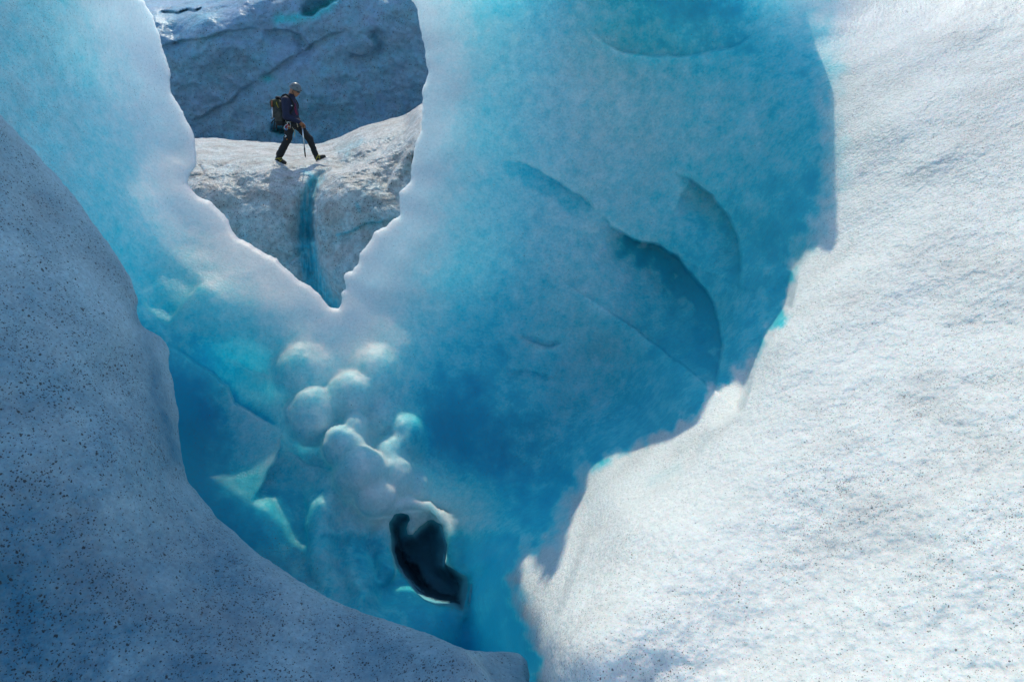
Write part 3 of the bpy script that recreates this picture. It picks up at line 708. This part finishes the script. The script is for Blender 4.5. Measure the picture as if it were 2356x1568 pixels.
# ------------------------------------------------------------------ 6. the dark hollow below the knobs
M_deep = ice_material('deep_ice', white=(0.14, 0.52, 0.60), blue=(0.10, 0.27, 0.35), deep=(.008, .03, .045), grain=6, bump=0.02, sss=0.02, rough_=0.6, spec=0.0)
def pit_add(X, Y):
    wob = np.c_[X.ravel() / 70, Y.ravel() / 70, np.full(X.size, 3.0)]; n = fbm(wob, 2).reshape(X.shape)
    dp = seg_dist(X, Y, pit, True)[0] * np.where(in_poly(X, Y, pit), 1, -1)
    a = 0.12 + (0.38 + 0.10 * n + 0.40 * sstep(1180, 1420, Y)) * sstep(-10, 34, dp) + 0.9 * sstep(-8, -34, dp)
    for ln, dp, wd, sdn in (([(905, 1190), (920, 1240), (930, 1290), (960, 1300), (970, 1330), (1000, 1370)], .15, 40, 1), ([(1010, 1195), (1030, 1250), (1022, 1300), (1040, 1330), (1080, 1345)], .12, 40, -1)):
        v, _ = lip(X, Y, ln, dp, wd, sdn, taper=.15); a += v
    return a
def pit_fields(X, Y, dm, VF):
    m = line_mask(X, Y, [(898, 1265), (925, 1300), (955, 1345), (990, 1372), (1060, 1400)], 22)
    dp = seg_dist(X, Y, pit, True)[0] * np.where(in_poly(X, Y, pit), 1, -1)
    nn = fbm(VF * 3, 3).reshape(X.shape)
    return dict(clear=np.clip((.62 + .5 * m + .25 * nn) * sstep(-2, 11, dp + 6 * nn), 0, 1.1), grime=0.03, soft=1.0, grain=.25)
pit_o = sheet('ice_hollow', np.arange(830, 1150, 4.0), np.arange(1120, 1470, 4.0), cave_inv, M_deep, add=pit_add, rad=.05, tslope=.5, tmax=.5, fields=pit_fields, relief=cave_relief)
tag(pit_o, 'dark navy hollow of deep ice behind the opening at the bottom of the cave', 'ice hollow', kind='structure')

# ------------------------------------------------------------------ 7. the hiker
HX, HY, HD = 685.8, 374.9, 14.5
HO = to_world(np.array([HX]), np.array([HY]), np.array([HD]))[0]
def Q(u, v, y=0.0): return np.array([(u - 760) / 590.0, y, (1260 - v) / 590.0])
SC = np.array([.985, .95, .92])
def thing(name, label, cat, group=None, loc=HO):
    o = bpy.data.objects.new(name, None); C.objects.link(o); o.location = HO + SC * (loc - HO); o.scale = SC; o.empty_display_size = 0.1
    return tag(o, label, cat, group)
def sdf_part(name, f, lo, hi, h, mat, parent):
    V, F = surface_nets(f, lo, hi, h); return new_mesh(name, V, F, mat, parent)
def tube(pts, r, n=8, closed=False, flat=1.0, up=(0, 1, 0), cap=True):
    pts = [np.array(p, float) for p in pts]; m = len(pts); r = [r] * m if np.isscalar(r) else r; V, F = [], []
    for k, p in enumerate(pts):
        a = pts[(k - 1) % m] if closed or k else p; b = pts[(k + 1) % m] if closed or k < m - 1 else p
        d = b - a; d /= np.linalg.norm(d) + 1e-9; s_ = np.cross(d, up)
        if np.linalg.norm(s_) < 1e-3: s_ = np.cross(d, (1, 0, 0))
        s_ /= np.linalg.norm(s_); t_ = np.cross(s_, d)
        for i in range(n):
            an = 2 * math.pi * i / n; V.append(p + r[k] * (math.cos(an) * s_ + flat * math.sin(an) * t_))
    for k in range(m if closed else m - 1):
        for i in range(n):
            j = (i + 1) % n; k2 = (k + 1) % m; F.append((k * n + i, k * n + j, k2 * n + j, k2 * n + i))
    if cap and not closed: F.append(tuple(range(n))[::-1]); F.append(tuple((m - 1) * n + i for i in range(n)))
    return V, F
def join(*parts):
    V, F = [], []
    for v, f in parts:
        o = len(V); V += list(v); F += [tuple(i + o for i in q) for q in f]
    return V, F
def part(name, vf, mat, parent, smooth=True): return new_mesh(name, np.array(vf[0]), list(vf[1]), mat, parent, smooth)
def curve(pts, n=8):
    """Catmull-Rom through the points"""
    p = [np.array(q, float) for q in pts]; p = [2 * p[0] - p[1]] + p + [2 * p[-1] - p[-2]]; out = []
    for k in range(1, len(p) - 2):
        for i in range(n):
            t = i / n; out.append(0.5 * (2 * p[k] + (p[k + 1] - p[k - 1]) * t + (2 * p[k - 1] - 5 * p[k] + 4 * p[k + 1] - p[k + 2]) * t * t + (3 * p[k] - p[k - 1] - 3 * p[k + 1] + p[k + 2]) * t ** 3))
    return out + [p[-2]]

K = dict(skin=plain('skin', (.33, .14, .075), .5, var=.08), navy=plain('navy_fabric', (.006, .009, .036), .7, var=.2, scale=60, bump=.004), black=plain('black_fabric', (.009, .009, .011), .75, var=.2, scale=60, bump=.004),
         magenta=plain('magenta_trim', (.30, .015, .07), .5), grey=plain('grey_shell', (.12, .14, .155), .35, var=.06), dark=plain('black_plastic', (.012, .012, .013), .4), lens=plain('dark_lens', (.01, .012, .015), .06, spec=.8),
         hair=plain('blond_hair', (.32, .17, .06), .6, var=.3, scale=120), tan=plain('tan_leather', (.24, .085, .03), .6, var=.15), olive=plain('olive_fabric', (.04, .043, .018), .75, bump=.004), taupe=plain('taupe_fabric', (.055, .051, .043), .75, bump=.004),
         yellow=plain('yellow_strap', (.35, .27, .02), .5), steel=plain('bare_steel', (.62, .63, .65), .28, 1.0, var=.05), brown=plain('rust_grip', (.27, .075, .03), .5), blue=plain('blue_metal', (.02, .22, .55), .3, .6), red=plain('red_metal', (.5, .03, .05), .3, .5),
         orange=plain('orange_metal', (.55, .18, .03), .3, .5), cream=plain('cream_webbing', (.45, .40, .28), .7), white=plain('white_print', (.75, .75, .75), .6))

person = thing('person', 'hiker in navy jacket, black trousers and grey helmet striding right along the ridge', 'person')
# joints
NK, CH, BE, PV = Q(748, 415), Q(735, 520), Q(745, 640), Q(742, 735)
SHn, ELn, WRn = Q(716, 455, -.19), Q(716, 652, -.245), Q(866, 722, -.215)
SHf, ELf, WRf = Q(722, 452, .19), Q(735, 645, .24), Q(800, 760, .22)
HPn, KNn, ANn = Q(722, 750, -.09), Q(684, 940, -.115), Q(548, 1168, -.12)
HPf, KNf, ANf = Q(775, 750, .09), Q(920, 950, .10), Q(985, 1178, .11)
HC = Q(815, 322); ta = math.radians(24); hf = np.array([math.cos(ta), 0, -math.sin(ta)]); hu = np.array([math.sin(ta), 0, math.cos(ta)]); hs = np.array([0, 1.0, 0]); HR = np.stack([hf, hs, hu], 1)
def H(a, b, c): return HC + a * hf + b * hs + c * hu
HAND = Q(904, 762, -.205)
def head_f(P):
    d = union(.03, s_ell(P, H(-.005, 0, .01), (.098, .075, .108), HR), s_ell(P, H(.035, 0, -.075), (.062, .054, .062), HR), s_ell(P, H(.055, 0, -.115), (.03, .028, .026), HR))
    d = union(.012, d, s_cone(P, H(.088, 0, -.02), H(.108, 0, -.056), .011, .016), s_ell(P, H(.09, 0, .005), (.015, .045, .012), HR), s_ell(P, H(.089, 0, -.086), (.012, .024, .010), HR))
    for sg in (-1, 1):
        d = union(.008, d, s_ell(P, H(-.012, sg * .078, -.03), (.022, .012, .034), HR))
        d = np.maximum(d, -s_ell(P, H(.092, sg * .032, -.018), (.012, .018, .010), HR))
    return union(.03, d, s_cone(P, H(-.035, 0, -.07), NK, .056, .062))
def body_f(P):
    d = union(.06, s_ell(P, CH, (.115, .155, .20)), s_ell(P, BE, (.10, .135, .15)), s_ell(P, PV, (.10, .14, .12)), s_cone(P, SHn + [0, .03, 0], SHf - [0, .03, 0], .06, .06))
    for a, b, c, h in ((SHn, ELn, WRn, HAND), (SHf, ELf, WRf, WRf + [.03, -.02, -.08])):
        d = union(.03, d, s_cone(P, a, b, .052, .042), s_cone(P, b, c, .042, .028), s_cone(P, c, c + .55 * (h - c), .028, .032))
    for a, b, c in ((HPn, KNn, ANn), (HPf, KNf, ANf)):
        d = union(.04, d, s_cone(P, a, b, .078, .052), s_cone(P, b, c, .052, .036))
    return union(.03, d, head_f(P))
body = sdf_part('body', body_f, (-.55, -.36, .02), (.6, .36, 1.75), .011, K['skin'], person)

def jacket_f(P):
    d = union(.07, s_ell(P, CH + [-.005, 0, .0], (.15, .19, .235)), s_ell(P, BE + [.0, 0, 0], (.142, .175, .19)), s_cone(P, SHn + [0, .03, -.01], SHf - [0, .03, .01], .085, .085))
    d = np.maximum(d, Q(0, 712)[2] - P[:, 2] + .02 * P[:, 0])
    for a, b, c in ((SHn, ELn, WRn), (SHf, ELf, WRf)):
        d = union(.025, d, s_cone(P, a, b, .083, .070), s_cone(P, b, c, .072, .048))
    col = np.maximum(s_cone(P, NK + [-.03, 0, -.06], NK + [.035, 0, .025], .088, .078), -s_cone(P, NK, NK + [.06, 0, .08], .06, .064))
    d = union(.02, d, col)
    return d + .006 * perlin(P * 13) + .003 * perlin(P * 34)
jacket = sdf_part('jacket', jacket_f, (-.36, -.42, .80), (.34, .42, 1.58), .010, K['navy'], person)
def trousers_f(P):
    d = union(.06, s_ell(P, PV, (.135, .165, .15)), s_ell(P, BE - [0, 0, .06], (.12, .15, .10)))
    for a, b, c, g in ((HPn, KNn, ANn, .0), (HPf, KNf, ANf, -.01)):
        d = union(.05, d, s_cone(P, a, b, .108 + g * .5, .077 + g), s_cone(P, b, c + .12 * (b - c), .077 + g, .080 + g * 2))
    d = np.maximum(d, P[:, 2] - .99)
    return d + .008 * perlin(P * np.array([9, 9, 16])) + .004 * perlin(P * 30)
trousers = sdf_part('trousers', trousers_f, (-.56, -.30, .08), (.6, .32, 1.02), .011, K['black'], person)
def onto(f, u, v, lift=.004):
    """the near surface of a garment at this place"""
    ys = np.linspace(-.42, .3, 289); p = Q(u, v); P = np.stack([np.full(289, p[0]), ys, np.full(289, p[2])], 1)
    m = np.where(f(P) < 0)[0]; y = ys[m[0]] if len(m) else -.05
    return np.array([p[0], y - lift, p[2]])
zl = [onto(jacket_f, u, v) for u, v in [(790, 455), (803, 490), (806, 540), (810, 590), (818, 640)]]
part('zip', join(tube(zl, .007, 6), tube([q + [.018, .02, 0] for q in zl[1:]], .005, 6)), K['magenta'], jacket)
part('chest_patch', tube([onto(jacket_f, 776, 520), onto(jacket_f, 792, 524)], .010, 6), K['white'], jacket)
part('thigh_patch', join(tube([onto(trousers_f, 664, 885), onto(trousers_f, 684, 905)], .008, 6), tube([onto(trousers_f, 662, 915), onto(trousers_f, 680, 908)], .007, 6)), K['white'], trousers)
part('thigh_badge', tube([onto(trousers_f, 686, 938), onto(trousers_f, 687, 948)], .013, 8), K['orange'], trousers)
# hair, helmet, glasses
hair = sdf_part('hair', lambda P: np.maximum(union(.02, s_ell(P, H(-.045, 0, -.035), (.078, .080, .085), HR), s_cone(P, H(-.085, 0, -.05), H(-.07, 0, -.13), .04, .022)) + .006 * perlin(P * 40), -np.maximum(-(0.02 - (P - HC) @ hf), -1)) , HC - .25, HC + .25, .008, K['hair'], person)
def helmet_f(P):
    q = (P - HC) @ HR; d = s_ell(P, H(.0, 0, .022), (.128, .106, .128), HR); d = np.maximum(d, -s_ell(P, H(0, 0, .015), (.108, .088, .112), HR))
    rim = -(q[:, 2] + .008 + .10 * np.clip(-q[:, 0] - .02, 0, 1) * -1.0 * .9 - .25 * np.clip(q[:, 0] - .05, 0, 1) * .6)
    return np.maximum(d, rim)
helmet = sdf_part('helmet', helmet_f, HC - .22, HC + .22, .008, K['grey'], person)
for sg in (-1, 1):
    part('vent', join(*[tube([H(-.06 + .05 * k, sg * .088, .075 - .01 * abs(k - 1)), H(-.03 + .05 * k, sg * .094, .06)], .007, 6) for k in range(3)]), K['dark'], helmet)
part('chin_strap', join(*[tube(curve([H(.0, sg * .1, .0), H(-.005, sg * .082, -.05), H(.03, sg * .06, -.11), H(.045, 0, -.142)]), .006, 6) for sg in (-1, 1)]), K['dark'], helmet)
part('headlamp_clip', tube([H(.125, -.03, .03), H(.125, .03, .03)], .012, 8), K['dark'], helmet)
gl = bpy.data.objects.new('sunglasses', bpy.data.meshes.new('sunglasses'))
gv = join(*[tube([H(.098, sg * .012, -.016), H(.100, sg * .034, -.018), H(.082, sg * .060, -.016)], [.014, .021, .016], 10, flat=.9) for sg in (-1, 1)])
bpy.data.objects.remove(gl); glasses = part('sunglasses', gv, K['lens'], person)
for sg in (-1, 1): part('temple_arm', tube([H(.082, sg * .066, -.010), H(.03, sg * .084, -.012), H(-.02, sg * .088, -.018)], .005, 6), K['dark'], glasses)
# gloves: palm, four curled fingers and a thumb round the head of the axe
def glove_mesh(wr, hd, grip, y, name):
    def f(P):
        d = union(.018, s_cone(P, wr, wr + .35 * (hd - wr), .040, .036), s_ell(P, hd + [-.01, 0, .008], (.046, .028, .040)))
        for k in range(4):
            b = hd + np.array([.030 - .004 * k, -.030 + .020 * k, .012]); L = (.030, .034, .032, .025)[k]
            m = b + np.array([.018, -.002, -L]); e = m + np.array([-.020, 0, -.022 - .2 * L])
            d = union(.004, d, s_cone(P, b, m, .0115, .0105), s_cone(P, m, e, .0105, .009))
        t0 = hd + np.array([-.02, -.028, -.005]); t1 = t0 + np.array([.012, -.012, -.032]); t2 = t1 + np.array([.022, .006, -.018])
        return union(.005, d, s_cone(P, t0, t1, .014, .012), s_cone(P, t1, t2, .012, .0095))
    return sdf_part('glove', f, hd - .14, hd + .14, .0055, K['tan'], person)
glove_mesh(WRn, HAND, True, -.2, 'glove'); glove_mesh(WRf, WRf + np.array([.035, -.01, -.07]), False, .2, 'glove')
# boots with crampons
def boot(heel, toe, ankle, y):
    d = toe - heel; L = np.linalg.norm(d); f = d / L; u_ = np.cross(f, (0, 1.0, 0)); u_ = u_ if u_[2] > 0 else -u_; R = np.stack([f, np.array([0, 1.0, 0]), u_], 1)
    def T(a, b, c): return heel + a * f + np.array([0, b, 0]) + c * u_
    def bf(P):
        o = union(.03, s_ell(P, T(.07, 0, .055), (.075, .046, .06), R), s_ell(P, T(L - .085, 0, .042), (.09, .05, .045), R), s_cone(P, T(.06, 0, .07), ankle + .2 * (ankle - T(.06, 0, .07)), .056, .058))
        o = np.maximum(o, -((P - heel) @ u_) + .004)
        return union(.008, o, s_box(P, T(L / 2, 0, .012), (L / 2, .046, .013), .012, R))
    b = sdf_part('boot', bf, np.minimum(heel, toe) - [.1, .12, .1], np.maximum(heel, toe) + [.1, .12, .2], .008, K['dark'], person)
    sp_ = [tube([T(a, s_ * .04, .004), T(a + da, s_ * .043, -.034)], [.009, .002], 5) for s_ in (-1, 1) for a, da in ((.02, -.006), (.07, 0), (L - .14, 0), (L - .08, .004), (L - .03, .01))]
    sp_ += [tube([T(L - .01, s_ * .02, .006), T(L + .035, s_ * .02, -.01)], [.009, .002], 5) for s_ in (-1, 1)]
    fr = [tube([T(.0, s_ * .044, .006), T(L * .5, s_ * .034, .004), T(L, s_ * .036, .006)], .007, 6) for s_ in (-1, 1)]
    cr = part('crampon', join(*sp_, *fr), K['steel'], b)
    part('crampon_strap', join(tube(curve([T(.02, -.05, .03), T(.06, -.056, .075), T(.105, -.05, .10), T(.11, 0, .115), T(.105, .05, .10), T(.05, .056, .06)]), .008, 6),
                               tube(curve([T(L - .13, -.052, .02), T(L - .115, -.05, .06), T(L - .10, 0, .092), T(L - .115, .05, .06)]), .008, 6), tube(curve([T(.06, -.057, .07), T(L - .12, -.054, .055)]), .006, 6)), K['yellow'], cr)
    return b
boot(Q(492, 1212, -.12), Q(622, 1278, -.12), ANn, -.12)
boot(Q(980, 1246, .11), Q(1108, 1190, .11), ANf, .11)
# harness
hb = [PV + np.array([.150 * math.cos(a), .178 * math.sin(a), .075 + .012 * math.cos(a)]) for a in np.linspace(0, 2 * math.pi, 24, endpoint=False)]
harness = part('harness', join(tube(hb, .018, 8, closed=True, flat=.5, up=(0, 0, 1)), *[tube([h + .3 * (k - h) + np.array([.112 * math.cos(a), .112 * math.sin(a), .01 * math.cos(a)]) for a in np.linspace(0, 2 * math.pi, 20, endpoint=False)], .016, 8, closed=True, flat=.5, up=(0, 0, 1)) for h, k in ((HPn, KNn), (HPf, KNf))]), K['dark'], person)
part('gear_loop', tube(curve([onto(trousers_f, 690, 708, .02), onto(trousers_f, 715, 730, .03), onto(trousers_f, 760, 722, .02)]), .006, 6), K['cream'], harness)
part('webbing_tail', join(tube(curve([onto(trousers_f, 764, 790, .02), onto(trousers_f, 772, 850, .03), Q(782, 915, -.2)]), .010, 6, flat=.4), tube([onto(trousers_f, 810, 735, .02), onto(trousers_f, 808, 795, .02)], .013, 6, flat=.4)), K['cream'], harness)

# carabiners hanging from the harness
def carabiner(name, c, ang, mat, label, w=.030, h=.055, ro=.0065):
    t = thing(name, label, 'carabiner', 'carabiners hanging from the harness', HO + c)
    ca, sa = math.cos(ang), math.sin(ang)
    ring = []
    for a in np.linspace(0.5, 2 * math.pi - .35, 22):
        x, z = w * (1 + .18 * math.sin(a)) * math.cos(a), h * math.sin(a); ring.append(np.array([ca * x - sa * z, 0, sa * x + ca * z]))
    part('spine', tube(ring, ro, 8), mat, t); part('gate', tube([ring[-1], ring[0]], ro * .9, 8), K['steel'], t)
    return t
carabiner('carabiner', onto(trousers_f, 735, 752, .018), .15, K['steel'], 'upright bare steel carabiner hanging highest on the harness')
carabiner('carabiner', onto(trousers_f, 698, 785, .022), -.75, K['steel'], 'wide bare steel carabiner tilted outward at the back of the bunch', .034, .060)
carabiner('carabiner', onto(trousers_f, 703, 808, .045), -.5, K['blue'], 'bright blue carabiner hanging lowest in the bunch', .02, .03)
carabiner('carabiner', onto(trousers_f, 738, 786, .045), -.35, K['orange'], 'orange carabiner beside the blue one', .024, .034)
carabiner('carabiner', onto(trousers_f, 716, 776, .06), -.6, K['red'], 'slim red carabiner lying across the steel ones', .016, .042)

# backpack
pack = thing('backpack', 'olive and taupe backpack with dangling black straps on the hiker', 'backpack', loc=HO)
pkc = Q(598, 600)
def pack_f(P): return union(.06, s_box(P, Q(592, 560), (.115, .15, .18), .07), s_box(P, Q(602, 660), (.100, .15, .15), .07)) + .008 * perlin(P * 12) + .003 * perlin(P * 32)
bag = sdf_part('main_bag', lambda P: np.maximum(pack_f(P), Q(0, 722)[2] - P[:, 2]), (-.5, -.24, .84), (-.1, .24, 1.44), .010, K['taupe'], pack)
sdf_part('lid', lambda P: union(.05, s_box(P, Q(575, 492, 0), (.105, .16, .085), .06), s_ell(P, Q(540, 535), (.06, .14, .12))) + .008 * perlin(P * 14), (-.52, -.24, 1.0), (-.1, .24, 1.5), .010, K['olive'], pack)
sdf_part('pack_base', lambda P: np.maximum(union(.05, s_box(P, Q(608, 725), (.095, .15, .085), .06), s_ell(P, Q(600, 715), (.10, .14, .06))), P[:, 2] - Q(0, 712)[2]) + .004 * perlin(P * 14), (-.48, -.24, .72), (-.08, .24, 1.0), .010, K['black'], pack)
sdf_part('rolled_top', lambda P: union(.03, s_cone(P, Q(600, 425, -.09), Q(602, 425, .09), .034, .034), s_cone(P, Q(615, 445, 0), Q(640, 440, 0), .03, .02)) + .006 * perlin(P * 22), (-.4, -.18, 1.3), (-.1, .18, 1.5), .009, K['black'], pack)
for s_ in (-1, 1):
    part('shoulder_strap', tube(curve([Q(640, 450, s_ * .10), Q(690, 392, s_ * .13), Q(745, 398, s_ * .14), Q(800, 490, s_ * .155), Q(795, 560, s_ * .165), Q(735, 640, s_ * .20), Q(665, 680, s_ * .15)]), .021, 8, flat=.45, up=(0, 1, 0)), K['black'], pack)
def onp(u, v): return onto(pack_f, u, v, .004)
part('compression_strap', join(tube([onp(560, 540), onp(600, 575), onp(645, 600)], .008, 6), tube([onp(640, 545), onp(600, 575), onp(565, 610)], .008, 6), tube(curve([onp(650, 625), onp(625, 665), onp(590, 690), onp(555, 692)]), .007, 6)), K['dark'], pack)
part('yellow_pull', tube(curve([onp(598, 470) - [0, .02, 0], onp(606, 505) - [0, .02, 0], onp(615, 548)]), .008, 6, flat=.5), K['yellow'], pack)
for a, b, y in (((545, 690), (492, 748), -.10), ((550, 705), (523, 825), -.12), ((565, 715), (540, 815), -.06), ((578, 730), (567, 832), -.14)):
    part('loose_strap', tube(curve([Q(*a, y), Q((a[0] + b[0]) / 2 - 3, (a[1] + b[1]) / 2, y - .01), Q(*b, y)]), .011, 6, flat=.4), K['black'], pack)
part('hose', tube(curve([Q(655, 765, -.12), Q(630, 800, -.15), Q(603, 845, -.17), Q(605, 875, -.17), Q(640, 880, -.15)]), .006, 6), K['dark'], pack)

def ice_axe(label, top, bottom, split, head_dir, grip_mat, tip_mat, y, group=None):
    """shaft from the head (top) to the spike, a pick and an adze on the head"""
    t = thing('ice_axe', label, 'ice axe', 'ice axes carried by the hiker', HO + top)
    b = bottom - top; m = b * split; hd_ = np.array(head_dir, float); dn = b / np.linalg.norm(b)
    part('shaft', tube([np.zeros(3), m], .0125, 10), grip_mat, t)
    part('grip', tube([m, b * .955], .0145, 10), tip_mat, t)
    part('spike', tube([b * .95, b * 1.0], [.010, .002], 8), K['dark'], t)
    part('pick', tube(curve([-hd_ * .02, hd_ * .07 + dn * .004, hd_ * .155 + dn * .035]), [.016] + [.013 - .0006 * k for k in range(16)], 8, flat=.45), K['dark'], t)
    part('adze', tube([hd_ * .0, -hd_ * .06 + dn * .008, -hd_ * .10 + dn * .02], [.012, .012, .026], 8, flat=.35), K['dark'], t)
    return t
ice_axe('silver ice axe held point down in the gloved hand of the hiker', Q(893, 772, -.205), Q(897, 1182, -.215), .68, (.6, -.1, 0), K['steel'], K['dark'], -.2)
ice_axe('ice axe strapped to the side of the backpack with its rust brown grip up', Q(538, 672, -.19), Q(551, 452, -.185), .62, (-.35, -.05, -.25), K['steel'], K['brown'], -.19)
